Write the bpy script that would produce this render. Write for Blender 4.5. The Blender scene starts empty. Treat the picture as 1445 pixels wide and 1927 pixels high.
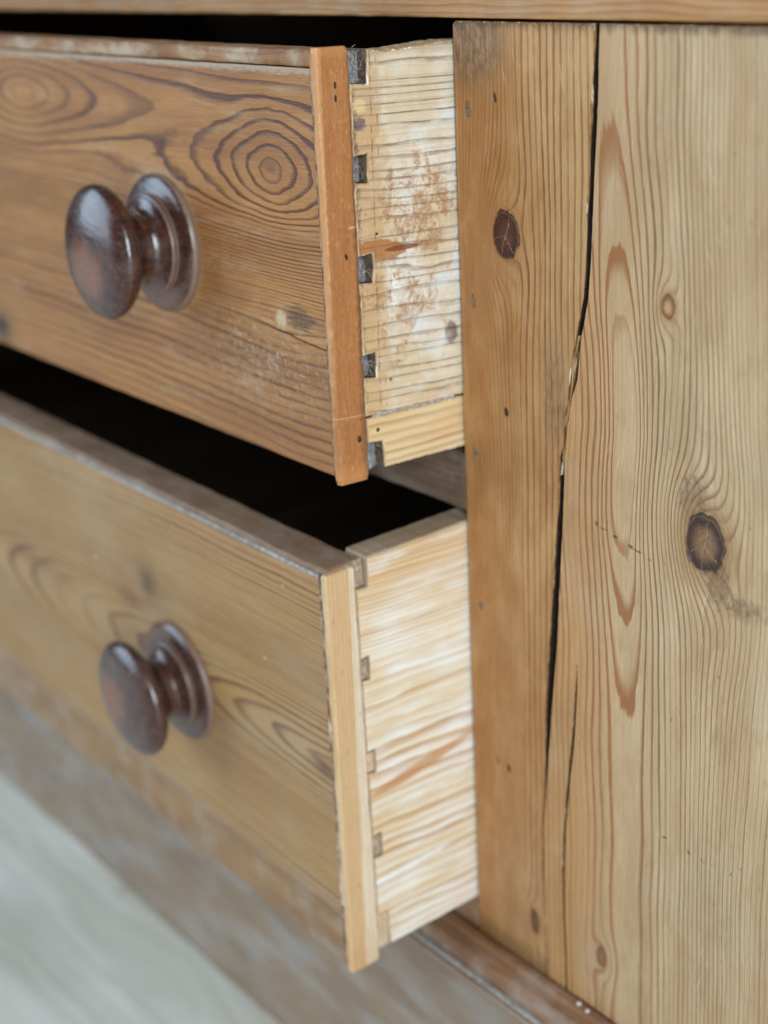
import bpy, bmesh, math, random
from mathutils import Vector, Matrix, noise as mnoise
from mathutils.geometry import delaunay_2d_cdt
random.seed(11)
sc = bpy.context.scene
C = sc.collection

# ------------------------------------------------------------------ camera
cam = bpy.data.cameras.new('camera'); co = bpy.data.objects.new('camera', cam); C.objects.link(co)
r_ = Vector((0.6088, 0.7919, -0.0468)).normalized()
f_ = Vector((-0.7521, 0.5574, -0.3518)).normalized()
u_ = r_.cross(f_).normalized()
M = Matrix((r_, u_, -f_)).transposed().to_4x4(); M.translation = (0.4022, -0.3353, 0.0267)
co.matrix_world = M
cam.sensor_fit = 'VERTICAL'; cam.sensor_height = 36.0; cam.sensor_width = 36.0
cam.lens = 2.89123 * 1000 / 1927 * 36
cam.clip_start = 0.01; cam.clip_end = 100
cam.dof.use_dof = True; cam.dof.focus_distance = 0.487; cam.dof.aperture_fstop = 6.3
sc.camera = co
# ------------------------------------------------------------------ world, lamps, exposure
W = bpy.data.worlds.new('World'); sc.world = W; W.use_nodes = True
bg = W.node_tree.nodes['Background']; bg.inputs[0].default_value = (0.74, 0.86, 1.0, 1); bg.inputs[1].default_value = 0.06
def area(name, loc, target, sx, sy, power, col):
    l = bpy.data.lights.new(name, 'AREA'); l.shape = 'RECTANGLE'; l.size = sx; l.size_y = sy
    l.energy = power; l.color = col
    o = bpy.data.objects.new(name, l); C.objects.link(o); o.location = loc
    o.rotation_euler = (Vector(target) - Vector(loc)).to_track_quat('-Z', 'Y').to_euler()
area('window_light', (1.85, -1.15, 0.45), (0, 0, -0.18), 0.70, 1.15, 61, (0.82, 0.925, 1.0))
area('far_window_light', (-1.7, -1.7, 0.75), (-0.5, -0.2, -0.45), 2.0, 1.8, 62, (0.60, 0.80, 1.0))
sc.view_settings.view_transform = 'Standard'; sc.view_settings.look = 'None'
sc.view_settings.exposure = -0.14; sc.view_settings.gamma = 1.0; sc.view_settings.use_curve_mapping = False
sc.render.engine = 'CYCLES'; sc.cycles.max_bounces = 6

# ------------------------------------------------------------------ node language
def lin(r, g, b):
    f = lambda c: (c/255/12.92 if c/255 <= 0.04045 else ((c/255+0.055)/1.055)**2.4)
    return (f(r), f(g), f(b))
class T:
    """a material under construction"""
    def __init__(s, name):
        s.m = bpy.data.materials.new(name); s.m.use_nodes = True
        s.nt = s.m.node_tree; s.nt.nodes.clear()
        tc = s.nt.nodes.new('ShaderNodeTexCoord'); s.P = tc.outputs['Object']
        sp = s.nt.nodes.new('ShaderNodeSeparateXYZ'); s.nt.links.new(s.P, sp.inputs[0])
        s.x, s.y, s.z = [F(s, o) * 1000.0 for o in sp.outputs]      # millimetres
    def math(s, op, *a, clamp=False):
        n = s.nt.nodes.new('ShaderNodeMath'); n.operation = op; n.use_clamp = clamp
        for i, v in enumerate(a):
            if isinstance(v, F): s.nt.links.new(v.o, n.inputs[i])
            else: n.inputs[i].default_value = v
        return F(s, n.outputs[0])
    def vec(s, x, y, z=0.0):
        n = s.nt.nodes.new('ShaderNodeCombineXYZ')
        for i, v in enumerate((x, y, z)):
            if isinstance(v, F): s.nt.links.new(v.o, n.inputs[i])
            else: n.inputs[i].default_value = v
        return n.outputs[0]
    def noise(s, x, y, z=0.0, detail=2.0, rough=0.5, dist=0.0):
        n = s.nt.nodes.new('ShaderNodeTexNoise'); n.inputs['Scale'].default_value = 1.0
        n.inputs['Detail'].default_value = detail; n.inputs['Roughness'].default_value = rough
        n.inputs['Distortion'].default_value = dist
        s.nt.links.new(s.vec(x, y, z), n.inputs['Vector'])
        return F(s, n.outputs[0])
    def ss(s, v, a, b):                                             # smoothstep a..b (a may exceed b)
        n = s.nt.nodes.new('ShaderNodeMapRange'); n.interpolation_type = 'SMOOTHSTEP'
        lo, hi, t0, t1 = (a, b, 0, 1) if a < b else (b, a, 1, 0)
        s.nt.links.new(v.o, n.inputs[0])
        for i, q in zip((1, 2, 3, 4), (lo, hi, t0, t1)): n.inputs[i].default_value = q
        return F(s, n.outputs[0])
    def mix(s, fac, a, b, mode='MIX'):
        n = s.nt.nodes.new('ShaderNodeMix'); n.data_type = 'RGBA'; n.blend_type = mode
        for i, v in ((0, fac), (6, a), (7, b)):
            if isinstance(v, F): s.nt.links.new(v.o, n.inputs[i])
            elif isinstance(v, (int, float)): n.inputs[i].default_value = v
            else: n.inputs[i].default_value = (*v, 1)
        return F(s, n.outputs[2])
    def gau(s, da, db, sa, sb):
        qa = da / sa; qb = db / sb
        return s.math('EXPONENT', (qa*qa + qb*qb) * -1.0)
    def out(s, col, height=None, rough=0.5, spec=0.35, coat=0.0, coat_rough=0.3):
        b = s.nt.nodes.new('ShaderNodeBsdfPrincipled'); o = s.nt.nodes.new('ShaderNodeOutputMaterial')
        s.nt.links.new(b.outputs[0], o.inputs[0])
        if isinstance(col, F): s.nt.links.new(col.o, b.inputs['Base Color'])
        else: b.inputs['Base Color'].default_value = (*col, 1)
        if isinstance(rough, F): s.nt.links.new(rough.o, b.inputs['Roughness'])
        else: b.inputs['Roughness'].default_value = rough
        b.inputs['Specular IOR Level'].default_value = spec
        b.inputs['Coat Weight'].default_value = coat; b.inputs['Coat Roughness'].default_value = coat_rough
        if height is not None:
            n = s.nt.nodes.new('ShaderNodeBump'); n.inputs['Distance'].default_value = 0.001
            n.inputs['Strength'].default_value = 1.0
            s.nt.links.new(height.o, n.inputs['Height']); s.nt.links.new(n.outputs[0], b.inputs['Normal'])
        return s.m
class F:
    def __init__(s, t, o): s.t, s.o = t, o
    def __add__(s, q): return s.t.math('ADD', s, q)
    __radd__ = __add__
    def __mul__(s, q): return s.t.math('MULTIPLY', s, q)
    __rmul__ = __mul__
    def __sub__(s, q): return s.t.math('SUBTRACT', s, q)
    def __rsub__(s, q): return s.t.math('SUBTRACT', q, s)
    def __truediv__(s, q): return s.t.math('DIVIDE', s, q)
    def abs(s): return s.t.math('ABSOLUTE', s)
    def sqrt(s): return s.t.math('SQRT', s)
    def fract(s): return s.t.math('FRACT', s)
    def max(s, q): return s.t.math('MAXIMUM', s, q)
    def min(s, q): return s.t.math('MINIMUM', s, q)
    def sat(s): return s.t.math('ADD', s, 0.0, clamp=True)
def hyp(a, b): return (a*a + b*b).sqrt()

def rings(t, R, a, b, soft=0.5, wob=1.0):
    """latewood amount 0..1 for ring coordinate R (a along, b across the grain, mm)"""
    R = R + (t.noise(a*0.02, b*0.11, 3.1, 3, 0.55) - 0.5) * wob + (t.noise(a*0.12, b*0.9, 8.1, 2) - 0.5) * 0.16 + (t.noise(a*0.3, b*2.2, 2.1, 2) - 0.5) * 0.05
    s = R.fract()
    fl = R - s
    strength = 0.25 + t.ss(t.noise(fl*3.71, 0.5, 1.7, 0), 0.3, 0.7) * 0.6 + (t.noise(a*0.02, b*0.08, 7.7, 2) - 0.4) * 0.7   # every ring has its own weight
    return (t.ss(s, soft - 0.14, 0.88) * t.ss(s, 1.0, 0.93) * strength).sat()
def fibre(t, a, b, seed=0.0):
    """fine streaks along the grain, around 0"""
    f1 = t.noise(a*0.045, b*0.85, seed, 3, 0.65) - 0.5
    f2 = t.noise(a*0.16, b*2.1, seed + 5, 3, 0.68) - 0.5
    return f1 * 0.70 + f2 * 0.85
def around(t, da, db, sa, sb, k=0.75):
    """warp of the across-grain coordinate that makes the lines run round a knot"""
    return db * (t.gau(da, db, sa, sb) * -k)
def scratches(t, a, b, seed, lo=0.66, hi=0.74, sx=0.05, sy=1.1):
    return t.ss(t.noise(a*sx, b*sy, seed, 2, 0.6), lo, hi)
def knot(t, col, da, db, ra, rb, dark, core, halo, star=0.6):
    """a knot: soft halo, dark rim, paler ringed core with radial checks"""
    w = (t.noise(da*0.16, db*0.16, 4.4, 3, 0.6) - 0.5) * 0.55
    q = hyp(da/ra, db/rb) + w
    fine = t.noise(da*1.1, db*1.1, 9.0, 4, 0.7)
    col = t.mix(t.ss(q, 2.1, 0.95) * 0.6, col, halo)
    wrap = t.ss((q*4.2).fract(), 0.45, 0.95) * t.ss(q, 1.75, 1.05)
    col = t.mix(wrap * 0.28 * t.ss(db + da*0.3, -2.0, 4.0), col, dark)
    inner = t.mix(t.ss(q + (fine - 0.5)*0.5, 0.85, 0.25), dark, core)
    inner = t.mix(t.ss((q*7.0 + fine*0.8).fract(), 0.4, 0.9) * 0.4, inner, dark)
    inner = t.mix(t.ss(fine, 0.5, 0.75)*0.25, inner, halo)
    col = t.mix(t.ss(q + (fine-0.5)*0.12, 1.10, 0.86), col, inner)
    wv = t.noise(da*0.5, db*0.5, 3.0, 2) - 0.5
    checks = t.ss((db - da*0.25 + wv*3.0).abs(), 0.26, 0.05)
    checks = checks.max(t.ss((db*0.8 + da*0.75 + wv*3.4).abs(), 0.22, 0.04) * t.ss(db, -0.5, 0.8))
    checks = checks.max(t.ss((da - db*0.45 + wv*3.2).abs(), 0.20, 0.04) * t.ss(db, 0.8, -0.5))
    checks = checks * t.ss(q, 0.95, 0.6)
    col = t.mix(checks * star, col, lin(196, 168, 136))
    arc = t.ss((q - 1.02).abs(), 0.07, 0.02) * t.ss(da + db*0.8, 1.5, 4.0)
    col = t.mix(arc * 0.85, col, lin(30, 18, 14))
    return col, t.ss(q, 1.1, 0.85), checks.max(arc)
def m_panel():
    t = T('wide_board_pine'); a, b = t.z, t.x
    da, db = a + 152.0, b - 112.4                 # large knot
    ea, eb = a + 80.7, b - 95.6                   # small knot
    ga, gb = a + 327.0, b - 69.0                  # faint knot low down
    bw = b + around(t, da + db*0.5, db, 42, 19, 0.90) + around(t, ea, eb, 13, 5, 0.75) + around(t, ga, gb, 12, 7, 0.8)
    bw = bw + (t.noise(a*0.014, b*0.012, 2.0, 1) - 0.5) * 7.0
    dz = a + 126.0
    cx = 79.0 - dz.max(0.0) * 0.075 - dz.min(0.0) * 0.012
    ly = 12.0 - t.math('EXPONENT', dz.abs().min(118.0) * (-1/56.0)) * 12.0
    h0 = t.math('POWER', t.math('POWER', (bw - cx).abs(), 3.0) + t.math('POWER', ly, 3.0), 1/3.0)
    R = (h0.min(12.0) - 4.3) / 1.9 + (h0 - 12.0).max(0.0) / 2.9
    R = R + t.ss(b, 92, 150) * 8.0 + t.gau(da + db*0.4, db, 17, 12.5) * 5.5 + t.gau(ea, eb, 7, 4.5) * 2.2 + t.gau(ga, gb, 8, 5) * 1.6
    L = (rings(t, R, a, b, 0.66, 0.55) * t.ss(h0, 4.9, 5.6) * (0.85 + t.gau(a + 150, b - 76, 120, 19)*1.5)).sat()
    side = t.ss(b, 96, 76)
    fb = fibre(t, a, bw, 1.0)
    tone = t.noise(a*0.012, b*0.07, 6.0, 3)
    base = t.mix(t.ss(tone, 0.3, 0.7), lin(212, 182, 144), lin(190, 156, 116))
    base = t.mix(t.ss(b + (tone-0.5)*20.0, 88, 50) * 0.75, base, lin(198, 144, 84))       # more honey-coloured by the split
    base = t.mix(t.ss(t.noise(a*0.02, b*0.035, 12.0, 3), 0.45, 0.75) * 0.30, base, lin(174, 148, 116))
    base = t.mix(t.ss(t.noise(a*0.03, b*0.02, 22.0, 2), 0.5, 0.75) * 0.30, base, lin(206, 190, 164))
    late = t.mix(side, lin(118, 86, 58), lin(158, 92, 44))
    col = t.mix(L * 0.95, base, late)
    fine = rings(t, bw / 1.15 + 0.2, a, b, 0.5)
    col = t.mix(fine * 0.30, col, lin(150, 114, 76))
    col = t.mix((0.45 + fb*2.2).sat() * 0.42, col, lin(146, 112, 76))
    mot = t.noise(a*0.04, b*0.08, 44.0, 4, 0.65)
    col = t.mix(t.ss(mot, 0.50, 0.28) * 0.34, col, lin(150, 114, 74))
    col = t.mix((fb * 2.4 - 0.45).sat() * 0.45, col, lin(230, 212, 180))
    # rough torn patches above and below the knot
    r1 = t.gau(a + 139.0, b - 107.5, 10, 6.5).max(t.gau(a + 163.5, b - 118.5, 9, 5.5)).max(t.gau(a + 168, b - 128, 5, 11)*0.8)
    rn = t.noise(a*0.38, b*0.55, 3.0, 5, 0.70)
    rp = t.ss(r1 + (rn - 0.5) * 0.8, 0.22, 0.85)
    col = t.mix(rp * 0.55, col, lin(146, 112, 80))
    col = t.mix(rp * t.ss(rn, 0.42, 0.66) * 0.6, col, lin(100, 74, 52))
    col, kin, kcr = knot(t, col, da - db*0.15, db + da*0.1, 9.6, 8.0, lin(54, 33, 27), lin(136, 100, 68), lin(146, 106, 66), 0.6)
    col, k2, c2 = knot(t, col, ea, eb, 3.6, 2.8, lin(126, 82, 50), lin(190, 146, 100), lin(166, 120, 76), 0.3)
    col, k3, c3 = knot(t, col, ga, gb, 4.2, 2.4, lin(124, 84, 56), lin(136, 98, 66), lin(164, 122, 80), 0.1)
    # small dark dents running slantwise left of the knot, and a row lower down
    dn = (t.noise(a*0.9, b*0.6, 5.0, 4, 0.7) - 0.5) * 1.5
    dent = t.ss(t.gau(a + 157.6, b - 66.2, 1.3, 1.1).max(t.gau(a + 158.6, b - 69.5, 0.5, 3.2)*0.8).max(t.gau(a + 159.9, b - 74.8, 0.7, 2.2)*0.9).max(t.gau(a + 161.3, b - 81.5, 1.1, 1.6)).max(t.gau(a + 162.0, b - 84.5, 0.6, 2.4)*0.9).max(t.gau(a + 163.4, b - 90.0, 0.7, 1.4)*0.7) + dn, 0.45, 0.95)
    line2 = t.ss((a + 262.0 + (b-100)*0.05 + (t.noise(a, b, 1.0)-0.5)*1.5).abs(), 0.8, 0.3) * t.ss(b, 96, 98) * t.ss(b, 122, 118)
    dent = dent.max(line2 * t.ss(t.noise(a*0.6, b*0.28, 9.0, 3), 0.56, 0.62))
    pits = t.ss(t.noise(a*0.28, b*0.6, 21.0, 2, 0.6), 0.715, 0.75) * t.ss(b, 78, 100)
    dent = dent.max(pits * 0.7)
    col = t.mix(dent * 0.75, col, lin(74, 56, 40))
    sc_ = scratches(t, a + b*0.9, b - a*0.25, 14.0, 0.70, 0.73, 0.05, 1.1).max(scratches(t, a - b*1.6, b + a*0.5, 44.0, 0.70, 0.72, 0.04, 1.6)) * 0.45
    col = t.mix(sc_, col, lin(226, 206, 172))
    end_dark = t.ss(a + (t.noise(a*0.2, b*0.3, 4.0, 3)-0.5)*5.0, -4.2, -0.4)  # darker towards the top edge
    col = t.mix(end_dark * 0.75, col, lin(64, 48, 36))
    tr_ = t.noise(a*0.5, b*0.95, 7.0, 4, 0.72)
    col = t.mix(t.ss(tr_, 0.55, 0.8)*0.22, col, lin(120, 94, 66))
    h = L * (-0.16 - t.ss(b, 80, 100)*0.16) - fine*0.08 + fb * 0.26 - dent * 0.4 + rp * (rn - 0.5) * 1.1 - kin * 0.12 - kcr * 0.25 + k2 * 0.1 \
        + (t.noise(a*0.03, b*0.12, 2.0, 2) - 0.5) * 0.4 + (tr_-0.5)*0.06
    return t.out(col, h, 0.42 + fb*0.15, 0.42)
def m_stile():
    t = T('stile_pine'); a, b = t.z, t.x
    da, db = a + 68.0, b - 24.3
    ga, gb = a + 330.8, b - 33.5
    bw = b + around(t, da, db, 25, 13, 0.80) + around(t, ga, gb, 13, 7, 0.75)
    bw = bw + (t.noise(a*0.010, b*0.02, 5.0, 1) - 0.5) * 4.0
    R = bw / 3.0 + (30.0 - bw).max(0.0) * -0.22 + t.gau(da - db*0.3, db, 14, 9.5) * 4.0 + t.gau(ga, gb, 9, 5) * 1.6
    L = rings(t, R, a, b, 0.62, 0.6) * (0.60 + t.ss(b, 8, 36) * 0.55) * (0.78 + t.ss(a, -210, -60) * 0.22)
    fb = fibre(t, a, bw, 2.0)
    tone = t.noise(a*0.016, b*0.07, 6.0, 3)
    base = t.mix(t.ss(tone, 0.3, 0.7), lin(186, 134, 80), lin(202, 156, 102))
    base = t.mix(t.ss(b, 34, 4) * 0.7, base, lin(180, 120, 64))
    base = t.mix(t.ss(b, 26, 58) * t.ss(a, -190, -60) * 0.65, base, lin(200, 164, 114))
    base = t.mix(t.ss(a + (tone-0.5)*60, -275, -320) * t.ss(b, 4, 16) * 0.45, base, lin(196, 158, 112))
    fine = rings(t, bw / 1.05 + 0.4, a, b, 0.5)
    col = t.mix(L * 0.92, base, lin(126, 74, 38))
    col = t.mix(fine * 0.32, col, lin(134, 84, 44))
    col = t.mix((0.45 + fb*2.2).sat() * 0.40, col, lin(136, 88, 48))
    mot = t.noise(a*0.05, b*0.09, 44.0, 4, 0.65)
    col = t.mix(t.ss(mot, 0.46, 0.70) * 0.30, col, lin(206, 168, 120))
    col = t.mix(t.ss(mot, 0.50, 0.28) * 0.30, col, lin(140, 88, 46))
    col = t.mix((fb * 2.2 - 0.5).sat() * 0.34, col, lin(222, 188, 140))
    # scuffed grey top corner
    tr = t.noise(a*0.22, b*0.42, 3.0, 5, 0.68)
    scuff = t.ss(t.gau(a + 8.0, b - 9.0, 15, 19) + (tr - 0.5)*0.7, 0.15, 0.85)
    col = t.mix(scuff * 0.55, col, lin(126, 94, 66))
    col = t.mix(scuff * 0.6, col, t.mix(t.ss(tr, 0.36, 0.64), lin(92, 66, 46), lin(162, 128, 94)))
    # grey scraped patch by the crack
    s2n = t.noise(a*0.2, b*0.6, 8.0, 5, 0.70)
    s2 = t.ss(t.gau(a + 116.0, b - 47.0, 26, 8) + (s2n - 0.5)*0.5, 0.3, 0.9)
    col = t.mix(s2 * 0.55, col, t.mix(t.ss(s2n, 0.4, 0.6), lin(118, 88, 62), lin(164, 130, 96)))
    # worn pale edge along the drawer opening
    col = t.mix(t.ss(b + (t.noise(a*0.2, b*0.4, 3.0, 3)-0.5)*2.2, 1.6, 0.2) * 0.45, col, lin(196, 160, 116))
    col, kin, kcr = knot(t, col, da + db*0.15, db - da*0.08, 8.2, 6.4, lin(62, 32, 26), lin(92, 52, 40), lin(176, 126, 78), 0.75)
    col, k3, c3 = knot(t, col, ga + gb*0.4, gb, 5.2, 2.2, lin(96, 60, 42), lin(112, 74, 50), lin(160, 112, 68), 0.1)
    scr = scratches(t, a - b*0.6, b + a*0.2, 14.0, 0.70, 0.73, 0.05, 1.0) * 0.40
    col = t.mix(scr, col, lin(224, 192, 150))
    fl = t.ss(t.noise(a*0.5, b*1.2, 55.0, 3, 0.6), 0.72, 0.75) * t.ss(b, 38, 50)
    col = t.mix(fl*0.7, col, lin(226, 204, 170))
    end_dark = t.ss(a + (t.noise(a*0.2, b*0.3, 4.0, 3)-0.5)*5.0, -4.0, -0.2).max(t.ss(a + (t.noise(a*0.2, b*0.25, 14.0)-0.5)*9.0, -340.0, -350.0) * 0.6)  # darker towards the top and bottom ends
    col = t.mix(end_dark * 0.7, col, lin(66, 48, 36))
    tr_ = t.noise(a*0.5, b*0.95, 7.0, 4, 0.72)
    col = t.mix(t.ss(tr_, 0.55, 0.8)*0.20, col, lin(112, 74, 42))
    h = L * -0.20 - fine*0.08 + fb * 0.24 + scuff * (tr-0.5) * 1.1 - kin * 0.1 - kcr*0.3 + (t.noise(a*0.03, b*0.1, 2.0, 2)-0.5)*0.4 \
        + s2 * (s2n - 0.5) * 0.7 + (tr_-0.5)*0.05
    return t.out(col, h, 0.38 + fb*0.15, 0.42)
def m_front_upper():
    t = T('upper_drawer_front_pine'); a, b = t.x, t.z
    ka, kb = a + 32.0, b + 88.5
    bb = b + (t.noise(a*0.014, b*0.03, 2.0, 2) - 0.5) * 5.0
    bb = bb + around(t, ka, kb, 20, 8, 0.75)
    flat = lambda dx, m, w: m - t.math('EXPONENT', dx.abs() * (-1.0/w)) * m       # rings drawn out along the board
    d1 = hyp(flat(a + 215.0, 22.0, 60.0), bb + 21.0)
    d2 = hyp(flat(a + 31.0, 27.0, 45.0), (bb + 37.3) * 0.95) + (t.noise(a*0.06, b*0.10, 71.0, 2) - 0.5) * 3.0 * t.ss(b, -62, -46)
    k = 2.5                                                             # soft minimum of two eyes
    hh = (0.5 + (d2 - d1) / (2*k)).sat()
    dd = d2 * (1.0 - hh) + d1 * hh - hh * (1.0 - hh) * k
    R = dd / 3.6 - 0.15 + t.ss(b, -48, -96) * 17.0 + t.ss(b, -22, 10) * 1.5
    L = rings(t, R, a, b, 0.66, 0.5)
    eye = t.gau(a + 31, b + 34.0, 60, 22)
    L = (L * (0.95 + eye * 0.9)).sat()
    fb = fibre(t, a, bb, 3.0)
    tone = t.noise(a*0.010, b*0.06, 6.0, 3)
    base = t.mix(t.ss(tone, 0.3, 0.7), lin(196, 136, 72), lin(160, 102, 50))
    base = t.mix(t.ss(a, -110, -260) * 0.30, base, lin(172, 118, 64))
    base = t.mix(t.ss(b, -100, -130)*0.4, base, lin(178, 122, 68))
    col = t.mix(L * 0.95, base, lin(84, 42, 24))
    col = t.mix((0.45 + fb*2.2).sat() * 0.46, col, lin(108, 66, 36))
    col = t.mix((fb * 2.2 - 0.5).sat() * 0.34, col, lin(206, 166, 114))
    # eye heart
    col = t.mix(t.ss(hyp((a+31)*0.6, b+37.3) + (t.noise(a*0.5, b*0.5, 1.0)-0.5)*2.4, 3.0, 1.4) * 0.7, col, lin(122, 80, 46))
    # tiny knot with scorched grain
    scor = t.ss(t.gau(a + 19, b + 87.0, 12, 5.5) + (t.noise(a*0.12, b*1.0, 3.0, 3) - 0.5)*1.3, 0.40, 0.85)
    col = t.mix(scor * 0.72, col, lin(66, 40, 24))
    col = t.mix(t.ss(t.gau(ka - 1, kb, 4.5, 4.2) + (t.noise(a*0.5, b*0.8, 13.0, 4, 0.7)-0.5)*1.2, 0.45, 0.85) * 0.75, col, lin(204, 184, 152))
    # crack running in from the right edge and darker lower board
    cl = (b + 95.5 + (a + 3.0) * 0.10 + (t.noise(a*0.08, 1.0, 1.0, 2) - 0.5) * 3.0)
    crack = t.ss(cl.abs(), 0.40, 0.10) * t.ss(a, -56, -26)
    low = t.ss(cl, 0.3, -0.3) * t.ss(a, -140, -40)
    col = t.mix(low * 0.22, col, lin(120, 74, 40))
    col = t.mix(crack * 0.85, col, lin(40, 24, 15))
    # dark knot at the far left low edge
    col = t.mix(t.gau(a + 270, b + 131, 10, 7), col, lin(40, 26, 24))
    # worn pale flecks and scratches in the finish
    zone = t.gau(a + 45, b + 106, 60, 22).max(t.gau(a + 30, b + 92, 26, 9)*0.8).max(t.gau(a + 70, b + 74, 24, 5)*0.9).max(t.gau(a+52, b+62, 14, 4)*0.6)
    n1 = t.noise(a*0.16, b*0.8, 31.0, 4, 0.70)
    n2 = t.noise(a*1.1 + b*0.3, b*0.22, 37.0, 2, 0.6)
    n3 = t.noise(a*0.9, b*0.9, 39.0, 3, 0.6)
    fl = t.ss(n1 + zone * 0.11, 0.68, 0.76).max(t.ss(n2 + zone * 0.11, 0.70, 0.75))
    fl = fl * (0.15 + zone * 0.85) * 0.62
    rub = t.ss(t.noise(a*0.030, b*0.16, 41.0, 4), 0.54, 0.76) * 0.34
    col = t.mix(rub, col, lin(190, 158, 120))
    haze_ = zone * t.ss(t.noise(a*0.12, b*0.35, 43.0, 4, 0.7), 0.42, 0.7)
    col = t.mix(haze_ * 0.30, col, lin(200, 178, 148))
    col = t.mix(fl * 0.75, col, lin(226, 212, 188))
    ringm = hyp(a + 108.0, b + 71.0) + (t.noise(a*0.25, b*0.25, 3.0, 3)-0.5)*5.0      # wax left round the knob
    col = t.mix(t.ss(ringm, 30.0, 25.5) * 0.5, col, lin(184, 150, 116))
    # paint caught beneath the bead and beside the strip
    paint = t.ss(b + (t.noise(a*0.25, b*0.6, 3.0, 4, 0.65) - 0.5)*4.0, -7.6, -5.8)
    col = t.mix(paint * 0.62, col, lin(190, 172, 150))
    tr_ = t.noise(a*0.5, b*0.95, 7.0, 4, 0.72)
    col = t.mix(t.ss(tr_, 0.55, 0.8)*0.25, col, lin(92, 58, 34))
    h = L * -0.20 + fb * 0.26 - crack * 0.8 + fl * 0.06 + (t.noise(a*0.02, b*0.1, 2.0, 2)-0.5)*0.5 - scor*0.15 + (tr_-0.5)*0.06
    return t.out(col, h, 0.42 + fb*0.15, 0.38)
def m_front_lower():
    t = T('lower_drawer_front_pine'); a, b = t.x, t.z
    wav = (t.noise(a*0.012, b*0.03, 2.0, 2) - 0.5) * 7.0
    ka, kb = a + 133.0, b + 45.0
    bb = b + wav * 0.5 + around(t, ka, kb, 18, 9, 0.75)
    d1 = hyp((a - 6.0) * 0.13, bb + 77.0)
    R = d1 / 3.4 + t.ss(b, -88, -135) * 14.0 + t.ss(b, -66, -10)*14.0
    L = rings(t, R, a, b, 0.64, 0.5)
    eye = t.gau(a + 20, b + 76, 45, 14)
    L = (L * (1.0 + eye * 0.7)).sat()
    fb = fibre(t, a, bb, 4.0)
    tone = t.noise(a*0.012, b*0.04, 6.0, 2)
    base = t.mix(tone, lin(196, 152, 98), lin(166, 122, 74))
    col = t.mix(L * 0.95, base, lin(98, 58, 34))
    col = t.mix((0.45 + fb*2.2).sat() * 0.46, col, lin(116, 82, 52))
    col = t.mix((fb * 2.2 - 0.5).sat() * 0.36, col, lin(206, 184, 146))
    gz = t.ss(t.noise(a*0.02, b*0.03, 33.0, 3), 0.45, 0.7)
    col = t.mix(gz*0.22, col, lin(176, 160, 134))
    col = t.mix(t.gau(ka, kb, 7, 7.5) * 0.7, col, lin(66, 50, 44))
    col = t.mix(t.gau(a + 150, b + 58, 12, 5) * 0.6, col, lin(112, 66, 36))
    col = t.mix(t.gau(a + 250, b + 68, 30, 5) * 0.5, col, lin(120, 70, 40))
    col = t.mix(t.gau(a + 9, b + 80, 8, 3.5) * 0.7, col, lin(80, 52, 38))
    dots = t.ss(t.noise(a*0.12, b*0.2, 51.0, 1), 0.775, 0.80)
    col = t.mix(dots * 0.8, col, lin(222, 214, 202))
    wear = t.ss(b + (t.noise(a*0.1, b*0.3, 3.0, 3)-0.5)*7.0, -131, -141)
    col = t.mix(wear * 0.35, col, lin(140, 116, 92))
    h = L * 0.07 + fb * 0.09 + (t.noise(a*0.02, b*0.1, 2.0, 2)-0.5)*0.5
    return t.out(col, h, 0.42, 0.40)
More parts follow.
